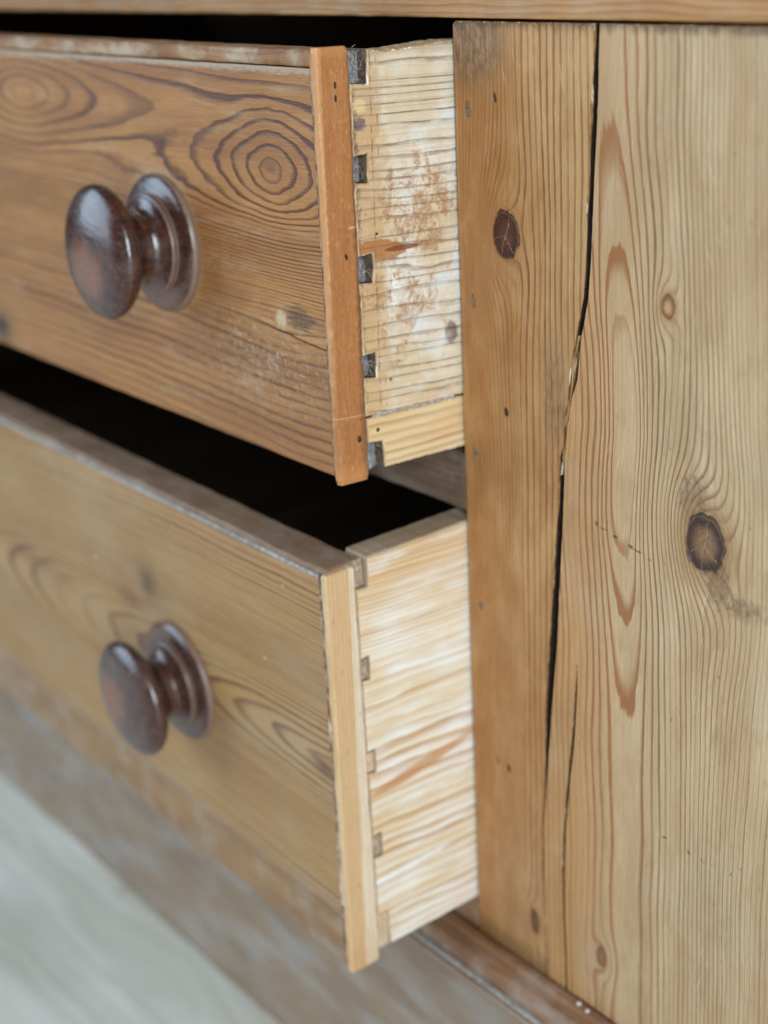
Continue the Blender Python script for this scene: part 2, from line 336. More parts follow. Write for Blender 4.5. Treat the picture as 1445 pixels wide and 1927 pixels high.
def m_side(name, kind):
    t = T(name); a, b = t.y, t.z
    up = kind == 'upper'
    wav = (t.noise(a*0.02, b*0.03, 2.0, 2) - 0.5) * 4.0
    bb = b + wav + a * (0.02 if up else 0.05) + (t.noise(b*0.07, 1.0, 4.0, 3, 0.6) - 0.5) * (16.0 if up else 6.0)
    R = bb / (3.7 if up else 4.2) + t.ss(b, -60, -95) * 1.2
    fb = fibre(t, a, bb, 5.0)
    if up:
        Rn = R + (t.noise(a*0.02, b*0.11, 3.1, 2) - 0.5) * 0.8 + (t.noise(a*0.25, b*0.9, 8.1, 2) - 0.5) * 0.12
        s = Rn.fract(); L = t.ss(s, 0.72, 0.93) * t.ss(s, 1.0, 0.96) * (0.4 + t.noise(Rn*0.9, a*0.03, 1.7, 1)*1.0)
        tone = t.noise(a*0.06, b*0.03, 6.0, 3)
        base = t.mix(t.ss(tone, 0.35, 0.68), lin(238, 236, 228), lin(218, 198, 166))
        # bare honey wood by the joint and towards the bottom
        jn = t.ss(a + (t.noise(a*0.2, b*0.12, 9.0, 4, 0.65) - 0.5) * 20.0, -25.0, -34.0)
        base = t.mix(jn * 0.85, base, lin(200, 160, 110))
        base = t.mix(t.ss(b + (t.noise(a*0.1, b*0.15, 3.0, 3)-0.5)*26, -86, -108) * 0.45, base, lin(222, 190, 140))
        mott = t.noise(a*0.45, b*0.45, 15.0, 4, 0.7)
        base = t.mix(t.ss(mott, 0.48, 0.68) * 0.45 * t.ss(b, -26, -50), base, lin(206, 164, 112))
        late = lin(112, 88, 72)
        lmask = t.ss(t.noise(a*0.10, b*0.16, 18.0, 3), 0.34, 0.58)
        fine = rings(t, bb/1.45 + 0.3, a, b, 0.5)
        base = t.mix(fine * 0.34, base, lin(188, 158, 122))
        col = t.mix(L.sat() * (0.80 - jn * 0.40) * (0.22 + lmask*0.78), base, late)
        col = t.mix((0.5 + fb*1.3).sat() * 0.16, col, lin(196, 160, 112))
        # rust-brown blotches
        rz = t.gau(a + 14, b + 52, 26, 22).max(t.gau(a + 20, b + 84, 26, 20) * 0.75)
        rn = t.noise(a*0.13, b*0.10, 61.0, 5, 0.62, 0.8)
        rn2 = t.noise(a*0.75, b*0.75, 67.0, 3, 0.65)
        rust = t.ss(rn + (rz - 0.62) * 0.34 + (rn2 - 0.5)*0.16 + L*0.05, 0.535, 0.60)
        soft_ = t.ss(rn + (rz - 0.62)*0.34, 0.42, 0.62)
        col = t.mix(soft_ * 0.35, col, lin(206, 164, 116))
        col = t.mix(rust * t.ss(mott, 0.36, 0.58) * 0.62, col, lin(156, 102, 60))
        speck = t.ss(rn2 + (rz-0.4)*0.2, 0.64, 0.70)
        col = t.mix(speck * 0.40, col, lin(168, 104, 58))
        scribe = t.ss((a + 33.0 + (t.noise(b*0.3, 1.0, 2.0, 3)-0.5)*0.8).abs(), 0.35, 0.08) * t.ss(t.noise(b*0.25, 3.0, 2.0, 2), 0.4, 0.55)
        scribe = scribe.max(t.ss((a + 30.6 + (t.noise(b*0.3, 1.0, 7.0, 3)-0.5)*0.6).abs(), 0.3, 0.08) * t.ss(t.noise(b*0.2, 3.0, 9.0, 2), 0.5, 0.6))
        col = t.mix(scribe * 0.5, col, lin(126, 96, 72))
        grit = t.noise(a*0.9, b*1.1, 91.0, 4, 0.75)
        col = t.mix(t.ss(grit, 0.56, 0.72) * 0.30, col, lin(164, 136, 108))
        col = t.mix(t.ss(grit, 0.42, 0.28) * 0.40, col, lin(250, 248, 242))
        grim = t.ss(t.noise(a*0.07, b*0.16, 95.0, 4, 0.65), 0.5, 0.72)
        col = t.mix(grim * 0.28, col, lin(176, 158, 140))
        # torn orange flake
        fk = t.ss(t.gau(a + 31.5, b + 64.0 + (a+31)*0.10, 12, 3.8) + (t.noise(a*0.3, b*0.8, 2.0, 3)-0.5)*0.35, 0.42, 0.52)
        col = t.mix(fk * 0.85, col, t.mix(t.noise(a*0.3, b*0.9, 1.0, 3), lin(190, 128, 76), lin(156, 94, 52)))
        tip = t.ss(t.gau(a + 22.0, b + 64.3, 8.5, 1.1), 0.4, 0.55)
        col = t.mix(tip * 0.85, col, lin(130, 66, 36))
        # purple-brown stamp-like knot near the stile
        col = t.mix(t.ss(t.gau(a + 1.5, b + 96.5, 3.6, 5.0) + (rn2-0.5)*0.5, 0.4, 0.7) * 0.75, col, lin(94, 58, 52))
        # white scuffs
        wz = t.gau(a + 26, b + 76, 3.0, 10)
        wh = t.ss(t.noise(a*0.9, b*0.5, 71.0, 3, 0.7) + wz * 0.25, 0.73, 0.78)
        col = t.mix(wh * 0.8, col, lin(246, 246, 242))
        blue = t.ss(t.noise(a*0.05, b*0.06, 77.0, 2), 0.55, 0.7) * t.ss(a, -30, -15)
        col = t.mix(blue * 0.45, col, lin(228, 238, 242))
        # dark old stain and residue beside the strip
        st = t.ss(a + (t.noise(a*0.5, b*0.35, 13.0, 4, 0.7)-0.5)*7.0, -38.2, -40.6) * t.ss(b, -10, -16)
        col = t.mix(st * 0.70, col, lin(84, 62, 58))
        col = t.mix(t.ss(t.gau(a + 38, b + 17.5, 4, 3.4) + (rn2-0.5)*0.8, 0.5, 0.8) * 0.8, col, lin(228, 202, 150))
        col = t.mix(t.ss(t.gau(a + 38, b + 23, 4, 3.0) + (rn2-0.5)*0.9, 0.5, 0.8) * 0.75, col, lin(92, 76, 96))
        gl = t.ss((b + 3.0 + (t.noise(a*0.15, 2.0, 1.0, 2)-0.5)*3.0), -0.2, 2.2)
        col = t.mix(gl * 0.5, col, lin(172, 142, 116))
        h = L * -0.34 + fb*0.16 - fine*0.1 + (grit-0.5)*0.22 - scribe*0.2 + rust * 0.03 + fk * 0.25 + (t.noise(a*0.8, b*1.2, 7.0, 3)-0.5)*0.08 - st * 0.3
    else:
        L = rings(t, R, a, b, 0.25)
        tone = t.noise(a*0.03, b*0.06, 6.0, 3)
        base = t.mix(t.ss(tone, 0.35, 0.65), lin(243, 243, 236), lin(234, 220, 192))
        base = t.mix(t.ss(a, -34, -50) * 0.35, base, lin(226, 192, 142))
        base = t.mix(t.ss(b, -30, -6) * 0.55, base, lin(214, 172, 118))
        late = lin(186, 138, 88)
        col = t.mix(L * (0.45 + t.ss(b, -40, -80)*0.45), base, late)
        fine = rings(t, bb/1.7, a, b, 0.5)
        col = t.mix(fine * (0.42 + t.ss(b, -60, -20)*0.3), col, lin(186, 142, 96))
        wide = t.ss(t.noise(a*0.012, b*0.20, 24.0, 3), 0.5, 0.66)
        col = t.mix(wide*0.45, col, lin(218, 178, 124))
        col = t.mix((0.5 + fb*1.3).sat() * 0.16, col, lin(200, 164, 116))
        streak = t.gau(a + 27, b + 91.0 - (a + 27)*0.16, 40, 3.4)
        st = t.ss(streak + (t.noise(a*0.05, b*0.5, 3.0, 3)-0.5)*0.7, 0.45, 0.8)
        col = t.mix(st * 0.75, col, lin(192, 132, 74))
        wl = t.ss((b + 132.0 - (a + 50)*0.03 + (t.noise(a*0.4, b*0.5, 2.0, 3)-0.5)*3.0).abs(), 1.3, 0.5) * t.ss(a, -12, -24)
        wp = t.ss(t.noise(a*0.035, b*0.16, 71.0, 4, 0.6), 0.48, 0.74) * 0.55
        col = t.mix(wl.max(wp) * 0.8, col, lin(238, 242, 244))
        dg = t.ss(b + (t.noise(a*0.1, b*0.3, 3.0, 3)-0.5)*4, -2.2, 0.5)
        col = t.mix(dg*0.5, col, lin(150, 122, 96))
        h = L * -0.05 + fb*0.07 + wl*0.1
    return t.out(col, h, 0.62, 0.25)
def m_plain(name, axes, c1, c2, c3, ring=2.6, lw=0.6, rough=0.5, spec=0.35, seed=0.0, dust=None, dustamt=0.0, bump=0.08):
    """straight-grained wood; axes = (along, across) of 'x','y','z'"""
    t = T(name); a, b = getattr(t, axes[0]), getattr(t, axes[1])
    bb = b + (t.noise(a*0.015, b*0.05, seed, 2) - 0.5) * 5.0
    L = rings(t, bb / ring + seed, a, b, 0.45)
    fb = fibre(t, a, bb, seed)
    tone = t.noise(a*0.02, b*0.09, seed + 3, 3)
    col = t.mix(t.ss(tone, 0.3, 0.7), c1, c2)
    col = t.mix(L * lw, col, c3)
    col = t.mix((0.5 + fb*1.5).sat() * 0.25, col, c3)
    if dust:
        dn = t.noise(t.x*0.05, t.y*0.08, t.z*0.08, 4, 0.65)
        col = t.mix(t.ss(dn, 0.42, 0.68) * dustamt, col, dust)
    h = L * bump + fb * bump + (t.noise(a*0.05, b*0.2, seed, 2)-0.5)*0.25
    return t.out(col, h, rough, spec)
def m_strip_upper():
    t = T('orange_edge_strip'); a, b = t.z, t.y
    fb = fibre(t, a, b, 6.0)
    pores = t.ss(t.noise(a*0.35, b*4.2, 3.0, 3, 0.6), 0.62, 0.72)
    tone = t.noise(a*0.03, b*0.2, 6.0, 2)
    col = t.mix(tone, lin(190, 134, 84), lin(164, 106, 62))
    col = t.mix((0.45 + fb*2.6).sat()*0.55, col, lin(150, 88, 46))
    col = t.mix((fb*2.6 - 0.35).sat()*0.4, col, lin(226, 172, 118))
    col = t.mix(pores*0.30, col, lin(142, 76, 38))
    wear = t.ss(t.noise(a*0.18, b*0.25, 9.0, 4, 0.7), 0.55, 0.75) * 0.35
    col = t.mix(wear, col, lin(222, 158, 104))
    mark = t.ss((a + 55.0 - (b+45)*0.08).abs(), 0.5, 0.2) * t.ss(b, -46, -44)
    mark = mark.max(t.ss((a + 118.0 + (b+45)*0.05).abs(), 0.4, 0.15) * 0.6)
    col = t.mix(mark * 0.6, col, lin(236, 196, 156))
    spk = t.noise(a*0.55, b*0.8, 19.0, 4, 0.75)
    col = t.mix(t.ss(spk, 0.54, 0.72)*0.45, col, lin(218, 176, 134))
    col = t.mix(t.ss(spk, 0.46, 0.30)*0.40, col, lin(132, 78, 44))
    drt = t.ss(b + (t.noise(a*0.25, b*0.3, 23.0, 4, 0.65)-0.5)*4.0, -43.6, -41.8)
    col = t.mix(drt*0.55, col, lin(104, 66, 42))
    edge = t.ss(b + (t.noise(a*0.3, b*0.3, 27.0, 3)-0.5)*1.2, -52.6, -53.4)
    col = t.mix(edge*0.4, col, lin(224, 170, 118))
    ed = t.ss(a, -132, -139).max(t.ss(a, -3.0, 0.5)) * 0.35
    col = t.mix(ed, col, lin(214, 152, 98))
    h = fb*0.16 - pores*0.08 + (t.noise(a*0.05, b*0.3, 2.0, 2)-0.5)*0.3 + (t.noise(a*0.9, b*0.9, 2.0, 2)-0.5)*0.05
    return t.out(col, h, 0.36, 0.4)
def m_strip_lower():
    t = T('pale_edge_strip'); a, b = t.z, t.y
    fb = fibre(t, a, b, 7.0)
    bb = b + (t.noise(a*0.02, b*0.1, 3.0, 1)-0.5)*1.2 - (a+80)*0.045
    two = t.ss(bb, -58.0, -57.0)
    col = t.mix(two, lin(212, 182, 142), lin(232, 222, 200))
    Ls = t.ss((bb*0.62).fract(), 0.5, 0.95) * 0.5
    col = t.mix(Ls, col, lin(206, 150, 88))
    col = t.mix((0.45 + fb*2.6).sat()*0.45, col, lin(186, 138, 86))
    spk = t.noise(a*0.45, b*0.7, 19.0, 4, 0.72)
    col = t.mix(t.ss(spk, 0.55, 0.75)*0.3, col, lin(160, 120, 80))
    drt = t.ss(a + (t.noise(a*0.1, b*0.6, 29.0, 3)-0.5)*22.0, -146, -160)
    col = t.mix(drt*0.3, col, lin(186, 136, 84))
    sp = t.ss(t.noise(a*0.3, b*0.6, 13.0, 3), 0.66, 0.72)
    col = t.mix(sp*0.5, col, lin(130, 92, 58))
    h = fb*0.06 + (t.noise(a*0.05, b*0.3, 2.0, 2)-0.5)*0.3
    return t.out(col, h, 0.5, 0.3)
def m_endgrain(name, c1, c2, c3):
    t = T(name)
    n = t.noise(t.y*0.45, t.z*0.35, t.x*0.4, 4, 0.7); n2 = t.noise(t.y*1.3, t.z*0.4, t.x*1.0, 3, 0.7)
    col = t.mix(t.ss(n, 0.35, 0.65), c1, c2)
    col = t.mix(t.ss(n2, 0.52, 0.68)*0.8, col, c3)
    return t.out(col, n*0.6 + n2*0.3, 0.85, 0.1)
def m_raw(name, c1, c2, c3):
    """bare or worn wood on broken edges"""
    t = T(name)
    n = t.noise(t.x*0.5, t.y*0.5, t.z*0.25, 4, 0.7)
    col = t.mix(t.ss(n, 0.35, 0.6), c1, c2)
    col = t.mix(t.ss(t.noise(t.x*0.35, t.y*0.35, t.z*0.06, 4, 0.65), 0.56, 0.64), col, c3)
    return t.out(col, n*0.3, 0.7, 0.2)
def m_knob():
    t = T('dark_turned_knob')
    r = hyp(t.x, t.z); y = t.y * -1.0
    n = t.noise(t.x*0.10, t.y*0.10, t.z*0.35, 4, 0.6); n2 = t.noise(t.x*1.2, t.y*1.2, t.z*1.2, 3, 0.7)
    n3 = t.noise(t.x*0.22, t.y*0.15, t.z*0.05, 3, 0.6)
    col = t.mix(t.ss(n, 0.35, 0.65), lin(76, 40, 28), lin(56, 31, 25))
    wornface = t.ss(y, 24, 30) * t.ss(hyp(t.x - 1.0, t.z + 5.0) + (n3-0.5)*14.0, 15.0, 5.0)
    col = t.mix(wornface * 0.75, col, lin(140, 78, 38))
    low = t.ss(t.z + (n-0.5)*14.0, -2, -20) * t.ss(y, 16, 4)
    col = t.mix(low * 0.55, col, lin(126, 68, 34))
    dull = t.ss(t.noise(t.x*0.35, t.y*0.35, t.z*0.35, 4, 0.7), 0.46, 0.68) * 0.30
    col = t.mix(dull, col, lin(112, 86, 74))
    # dust lodged where the foot meets the drawer and on the edge of the turned step
    dst = t.ss((r - 19.0).abs() + (n2-0.5)*0.9, 0.5, 0.1) * 0.7 * t.ss(y, 9.0, 7.0)
    rim = t.ss(r + (n2-0.5)*1.4, 25.0, 25.7) * t.ss(y, 5.0, 3.2)
    neck = t.ss(y, 9.0, 7.2) * t.ss(r, 17.5, 14.0) * t.ss(t.z, -8, 6)
    col = t.mix(dst.max(rim) * 0.42, col, lin(176, 146, 124))
    col = t.mix(neck * 0.35, col, lin(130, 108, 96))
    film = t.ss(t.noise(t.x*0.06, t.y*0.06, t.z*0.09, 4, 0.65), 0.42, 0.68)
    col = t.mix(film*0.16, col, lin(112, 98, 96))
    scr = t.ss(t.noise(t.x*0.35 + t.z*0.2, t.y*0.5, t.z*0.9, 3, 0.65), 0.66, 0.70) * 0.35
    col = t.mix(scr, col, lin(150, 116, 92))
    fleck = t.ss(t.noise(t.x*0.9, t.y*0.7, t.z*0.3, 2), 0.70, 0.74) * wornface
    col = t.mix(fleck*0.7, col, lin(190, 140, 92))
    rough = 0.22 + dull*0.35 + dst*0.3 + rim*0.3 + film*0.10 + scr*0.3
    return t.out(col, n2*0.05 + n*0.25, rough, 0.6, 0.3, 0.16)
def m_skirt():
    t = T('worn_plinth_wood'); a, b = t.x, t.z
    bb = b + (t.noise(a*0.01, b*0.05, 2.0, 2)-0.5)*8.0
    L = rings(t, bb/3.4, a, b, 0.3)
    fb = fibre(t, a, bb, 9.0)
    tone = t.noise(a*0.012, b*0.05, 6.0, 3)
    col = t.mix(t.ss(tone, 0.3, 0.7), lin(150, 124, 96), lin(128, 100, 76))
    col = t.mix(L*0.4, col, lin(108, 72, 46))
    col = t.mix((0.5 + fb*1.5).sat()*0.25, col, lin(104, 74, 52))
    sc1 = t.ss(t.noise(a*0.022, b*0.06, 81.0, 3, 0.5), 0.42, 0.68)
    col = t.mix(sc1*0.42, col, lin(160, 158, 156))
    dk = t.ss(t.noise(a*0.04, b*0.12, 87.0, 2), 0.72, 0.78)
    col = t.mix(dk*0.6, col, lin(74, 62, 56))
    h = L*0.08 + fb*0.1 + (t.noise(a*0.02, b*0.06, 2.0, 2)-0.5)*1.0
    return t.out(col, h, 0.27 + sc1*0.05, 0.8)
def m_floor():
    t = T('pale_floor_wood'); a, b = t.x, t.y
    bb = b + (t.noise(a*0.006, b*0.012, 2.0, 2)-0.5)*60.0
    L = rings(t, bb/14.0, a*0.4, b*0.3, 0.2)
    tone = t.noise(a*0.006, b*0.02, 6.0, 3)
    col = t.mix(t.ss(tone, 0.35, 0.65), lin(232, 228, 214), lin(208, 202, 186))
    col = t.mix(L*0.22, col, lin(158, 150, 134))
    k = t.ss(t.noise(a*0.02, b*0.03, 91.0, 2), 0.66, 0.74)
    col = t.mix(k*0.35, col, lin(150, 136, 116))
    return t.out(col, L*0.1, 0.42, 0.5)
def m_flat(name, c, c2, rough=0.8, sc_=0.6):
    t = T(name); n = t.noise(t.x*sc_, t.y*sc_, t.z*sc_, 3, 0.7)
    return t.out(t.mix(t.ss(n, 0.35, 0.65), c, c2), n*0.2, rough, 0.2)

MAT = dict(
    panel=m_panel(), stile=m_stile(), fu=m_front_upper(), fl=m_front_lower(),
    su=m_side('stained_drawer_side', 'upper'), sl=m_side('pale_drawer_side', 'lower'),
    strip_u=m_strip_upper(), strip_l=m_strip_lower(), knob=m_knob(), skirt=m_skirt(), floor=m_floor(),
    rail=m_plain('top_rail_pine', 'xz', lin(176, 124, 72), lin(192, 144, 90), lin(122, 76, 40), 2.4, 0.7, 0.45, 0.35, 1.0, lin(182, 164, 140), 0.25),
    bead_u=m_plain('worn_bead_wood', 'xz', lin(170, 118, 68), lin(142, 96, 58), lin(96, 62, 38), 2.2, 0.6, 0.5, 0.35, 2.0, lin(206, 190, 166), 0.55),
    bead_l=m_plain('grey_brown_bead_wood', 'xy', lin(158, 126, 98), lin(138, 106, 84), lin(104, 74, 56), 2.2, 0.6, 0.5, 0.35, 3.0, lin(172, 154, 138), 0.4),
    band=m_plain('drawer_bottom_band_wood', 'xz', lin(164, 122, 78), lin(144, 106, 70), lin(104, 72, 48), 2.8, 0.5, 0.42, 0.4, 4.0, lin(170, 156, 142), 0.4),
    runner=m_plain('honey_runner_pine', 'yz', lin(222, 186, 134), lin(232, 210, 168), lin(170, 118, 72), 3.4, 0.75, 0.55, 0.3, 5.0, None, 0, 0.12),
    divider=m_plain('old_grey_divider_wood', 'xz', lin(124, 98, 76), lin(104, 80, 62), lin(76, 56, 42), 3.0, 0.5, 0.6, 0.25, 6.0, lin(150, 134, 120), 0.4),
    mould=m_plain('red_brown_moulding_wood', 'xy', lin(158, 118, 86), lin(136, 98, 72), lin(96, 66, 48), 3.0, 0.5, 0.38, 0.45, 7.0, lin(172, 158, 146), 0.5),
    edge_l=m_plain('side_top_edge_wood', 'yx', lin(184, 158, 126), lin(160, 134, 106), lin(128, 102, 78), 2.4, 0.4, 0.55, 0.3, 11.0, lin(206, 194, 176), 0.3),
    inner=m_plain('shaded_inner_wood', 'yz', lin(74, 56, 40), lin(60, 46, 34), lin(44, 32, 24), 3.5, 0.5, 0.85, 0.1, 8.0),  # shade of the inside put into the wood colour, so gaps go black
    innerx=m_plain('shaded_inner_wood_lengthwise', 'xz', lin(74, 56, 40), lin(60, 46, 34), lin(44, 32, 24), 3.5, 0.5, 0.85, 0.1, 9.0),  # same shade-darkened colour, grain running lengthwise
    pin_dark=m_endgrain('dusty_socket_wood', lin(116, 112, 110), lin(158, 158, 160), lin(222, 226, 232)),
    pin_grey=m_endgrain('grey_end_grain', lin(178, 154, 130), lin(148, 126, 108), lin(214, 202, 186)),
    pin_soft=m_endgrain('faded_end_grain', lin(214, 188, 154), lin(190, 162, 130), lin(230, 216, 194)),
    raw=m_raw('splintered_edge_wood', lin(158, 116, 72), lin(112, 78, 48), lin(212, 194, 166)),
    worn=m_raw('worn_side_edge_wood', lin(206, 180, 144), lin(176, 140, 100), lin(232, 222, 204)),
    deep=m_flat('dirty_shaded_crack_wall', lin(46, 34, 26), lin(28, 22, 18), 0.95),  # the crack's shade is painted into its walls, along with dirt
    putty=m_raw('old_putty', lin(178, 154, 132), lin(104, 78, 62), lin(206, 190, 172)),
    notch=m_flat('dark_notch_wall', lin(120, 102, 84), lin(80, 68, 58), 0.9, 0.5),  # darker colour on the notch walls
    dust=m_flat('grey_dust', lin(184, 182, 178), lin(140, 134, 128)),
    plug=m_flat('nail_plug_filler', lin(150, 128, 104), lin(100, 80, 62), 0.7, 1.2),
    hole=m_flat('nail_hole_shade', lin(44, 32, 26), lin(92, 72, 56), 0.7, 1.5),  # shade inside a nail hole, painted as a flat dark disc
    crumb=m_flat('pale_flake', lin(226, 214, 204), lin(196, 178, 164)),
    lint=m_flat('lint_fibre', lin(206, 204, 200), lin(160, 152, 142)),
)

# ------------------------------------------------------------------ mesh helpers
def link(name, me, mats, parent=None):
    o = bpy.data.objects.new(name, me); C.objects.link(o)
    for m in (mats if isinstance(mats, (list, tuple)) else [mats]): me.materials.append(m)
    if parent: o.parent = parent
    return o
def thing(name, label, cat, loc=(0, 0, 0), rx=0.0, group=None):
    o = bpy.data.objects.new(name, None); C.objects.link(o); o.empty_display_size = 0.05
    o.location = loc; o.rotation_euler = (rx, 0, 0); o['label'] = label; o['category'] = cat
    if group: o['group'] = group
    return o
def nz(*p): return mnoise.noise(Vector(p))
def board(name, lo, hi, axis, r, mat, parent=None, seg=60, k=0.0, bow=0.0, warp=None, n=4, worn=0.6, wob=0.0001):
    """a board swept along an axis: rounded, unevenly worn long edges; r = edge radius"""
    lo, hi = Vector(lo), Vector(hi)
    ax = 'xyz'.index(axis); p, q = [i for i in range(3) if i != ax]
    half = min(hi[p]-lo[p], hi[q]-lo[q]) / 2
    bm = bmesh.new(); loops = []
    L = hi[ax] - lo[ax]; sd = random.random()*90
    ts = [0.0] + [r*0.35/L, r/L] + [i/seg for i in range(1, seg)] + [1 - r/L, 1 - r*0.35/L] + [1.0]
    ts = sorted(set(t for t in ts if 0 <= t <= 1))
    for t in ts:
        end = min(t, 1 - t) * L
        ins = 0.0 if end >= r else r - math.sqrt(max(0, r*r - (r - end)**2))
        ring = []
        s = lo[ax] + L*t
        for ci, (sp, sq, a0) in enumerate(((1, 1, 0), (-1, 1, 90), (-1, -1, 180), (1, -1, 270))):
            rr = r * (1 + worn * nz(s*90, ci*7.3, sd) + 0.5*worn * nz(s*400, ci*3.3, sd))
            rr = min(max(rr, r*0.25), half*0.92)
            insr = min(ins, (half - rr) * 0.9)
            jp = wob * nz(s*120, ci + 20, sd) + wob * nz(s*450, ci + 21, sd)*0.5; jq = wob * nz(s*120, ci + 40, sd) + wob * nz(s*450, ci + 41, sd)*0.5
            cp = (hi[p] - rr - insr) if sp > 0 else (lo[p] + rr + insr)
            cq = (hi[q] - rr - insr) if sq > 0 else (lo[q] + rr + insr)
            for j in range(n + 1):
                an = math.radians(a0 + 90*j/n)
                v = Vector((0, 0, 0)); v[ax] = s
                v[p] = cp + rr*math.cos(an) + jp; v[q] = cq + rr*math.sin(an) + jq
                if bow: v[2] += bow * math.sin(math.pi*t)
                if warp: v = warp(v)
                v.y *= 1 + k * v.z
                ring.append(bm.verts.new(v))
        loops.append(ring)
    m = len(loops[0])
    for A, B in zip(loops, loops[1:]):
        for i in range(m): bm.faces.new((A[i], A[(i+1) % m], B[(i+1) % m], B[i]))
    bm.faces.new(loops[0][::-1]); bm.faces.new(loops[-1])
    bmesh.ops.recalc_face_normals(bm, faces=bm.faces)
    me = bpy.data.meshes.new(name); bm.to_mesh(me); bm.free()
    return link(name, me, mat, parent)
def densify(pts, step, jit, seed=0.0, keep=lambda a, b: False):
    out = []
    for i, a in enumerate(pts):
        b = pts[(i+1) % len(pts)]
        d = math.hypot(b[0]-a[0], b[1]-a[1]); n = max(1, int(d/step))
        nx, ny = -(b[1]-a[1])/max(d, 1e-9), (b[0]-a[0])/max(d, 1e-9)
        for j in range(n):
            t = j/n; x = a[0] + (b[0]-a[0])*t; y = a[1] + (b[1]-a[1])*t
            w = 0 if (j == 0 or keep(a, b)) else jit*(nz(x*300, y*300, seed) + 0.6*nz(x*900, y*900, seed + 5))
            out.append((x + nx*w, y + ny*w))
    return out
def slab(name, pts, to3, d0, d1, ch, mats, parent=None, k=0.0, chw=lambda u, v: 1.0):
    """outline pts (anticlockwise as seen from the front) between depths d0 (front) and d1; front edge chamfered (second material)"""
    n = len(pts); bm = bmesh.new(); R0, R1, R2, R3 = [], [], [], []
    for i in range(n):
        a, b, c = pts[i-1], pts[i], pts[(i+1) % n]
        e1 = Vector((b[0]-a[0], b[1]-a[1])); e2 = Vector((c[0]-b[0], c[1]-b[1]))
        if e1.length > 0: e1.normalize()
        if e2.length > 0: e2.normalize()
        nn = Vector((-e1.y - e2.y, e1.x + e2.x))
        if nn.length < 0.2: nn = Vector((-e1.y, e1.x))
        nn.normalize()
        w = ch * chw(*b)
        for R, off, dep in ((R0, w, d0), (R1, w*0.30, d0 + (w*0.30 if d1 > d0 else -w*0.30)), (R2, 0, d0 + (w if d1 > d0 else -w)), (R3, 0, d1)):
            v = to3(b[0] + nn.x*off, b[1] + nn.y*off, dep); v = Vector(v); v.y *= 1 + k*v.z
            R.append(bm.verts.new(v))
    flat = [Vector((v.co.x if to3(1, 0, 0)[0] else v.co.y, v.co.z)) for v in R0]          # fill the concave outline
    cv, ce, cf, ov, oe, of = delaunay_2d_cdt(flat, [(i, (i+1) % n) for i in range(n)], [list(range(n))], 1, 1e-7)
    at = []
    for i, c in enumerate(cv):
        if ov[i]: at.append(R0[ov[i][0]])
        else: at.append(bm.verts.new((c.x, R0[0].co.y, c.y) if to3(1, 0, 0)[0] else (R0[0].co.x, c.x, c.y)))
    for q in cf:
        ids = [at[i] for i in q]
        if len(set(ids)) == len(ids):
            try: bm.faces.new(ids).material_index = 0
            except ValueError: pass
    for A, B, mi in ((R0, R1, 1), (R1, R2, 1), (R2, R3, len(mats) - 1)):
        for i in range(n):
            g = bm.faces.new((A[i], B[i], B[(i+1) % n], A[(i+1) % n]))
            on_top = abs(pts[i][1] - pts[(i+1) % n][1]) < 0.7*abs(pts[i][0] - pts[(i+1) % n][0]) and pts[i][1] > -0.003
            g.material_index = 1 if on_top else mi
    bmesh.ops.recalc_face_normals(bm, faces=bm.faces)
    me = bpy.data.meshes.new(name); bm.to_mesh(me); bm.free()
    return link(name, me, mats, parent)
def disc(name, c, nrm, ra, rb, mat, parent, depth=0.00012, tilt=0.0):
    """small uneven filled hole or plug: c on the surface; nrm 'x' or '-y'; rb along z"""
    bm = bmesh.new(); N = 14; rim = []; mid = []; sd = random.random()*50
    for ring, s, h in ((rim, 1.0, 0.0), (mid, 0.75, depth)):
        for i in range(N):
            an = 2*math.pi*i/N; w = 1 + 0.28*nz(math.cos(an)*1.3, math.sin(an)*1.3, sd)
            u = ra*s*w*math.cos(an); v = rb*s*w*math.sin(an); u, v = u*math.cos(tilt)-v*math.sin(tilt), u*math.sin(tilt)+v*math.cos(tilt)
            ring.append(bm.verts.new((c[0]+h, c[1]+u, c[2]+v) if nrm == 'x' else (c[0]+u, c[1]-h, c[2]+v)))
    for i in range(N): bm.faces.new((rim[i], rim[(i+1) % N], mid[(i+1) % N], mid[i]))
    bm.faces.new(mid); bmesh.ops.recalc_face_normals(bm, faces=bm.faces)
    me = bpy.data.meshes.new(name); bm.to_mesh(me); bm.free()
    return link(name, me, mat, parent)
def lathe(name, prof, c, mat, parent, seg=72):
    """profile of (radius, distance out from the drawer face), mm; axis along -Y"""
    bm = bmesh.new(); rows = []
    for r, o in prof:
        rows.append([bm.verts.new((r/1000*math.cos(2*math.pi*i/seg), -o/1000, r/1000*math.sin(2*math.pi*i/seg))) for i in range(seg)] if r > 0.01
                    else [bm.verts.new((0, -o/1000, 0))])
    for A, B in zip(rows, rows[1:]):
        for i in range(seg):
            j = (i+1) % seg
            if len(B) == 1: bm.faces.new((A[i], A[j], B[0]))
            elif len(A) == 1: bm.faces.new((A[0], B[j], B[i]))
            else: bm.faces.new((A[i], A[j], B[j], B[i]))
    bmesh.ops.recalc_face_normals(bm, faces=bm.faces)
    for f in bm.faces: f.smooth = True
    me = bpy.data.meshes.new(name); bm.to_mesh(me); bm.free()
    o = link(name, me, mat, parent); o.location = c
    return o
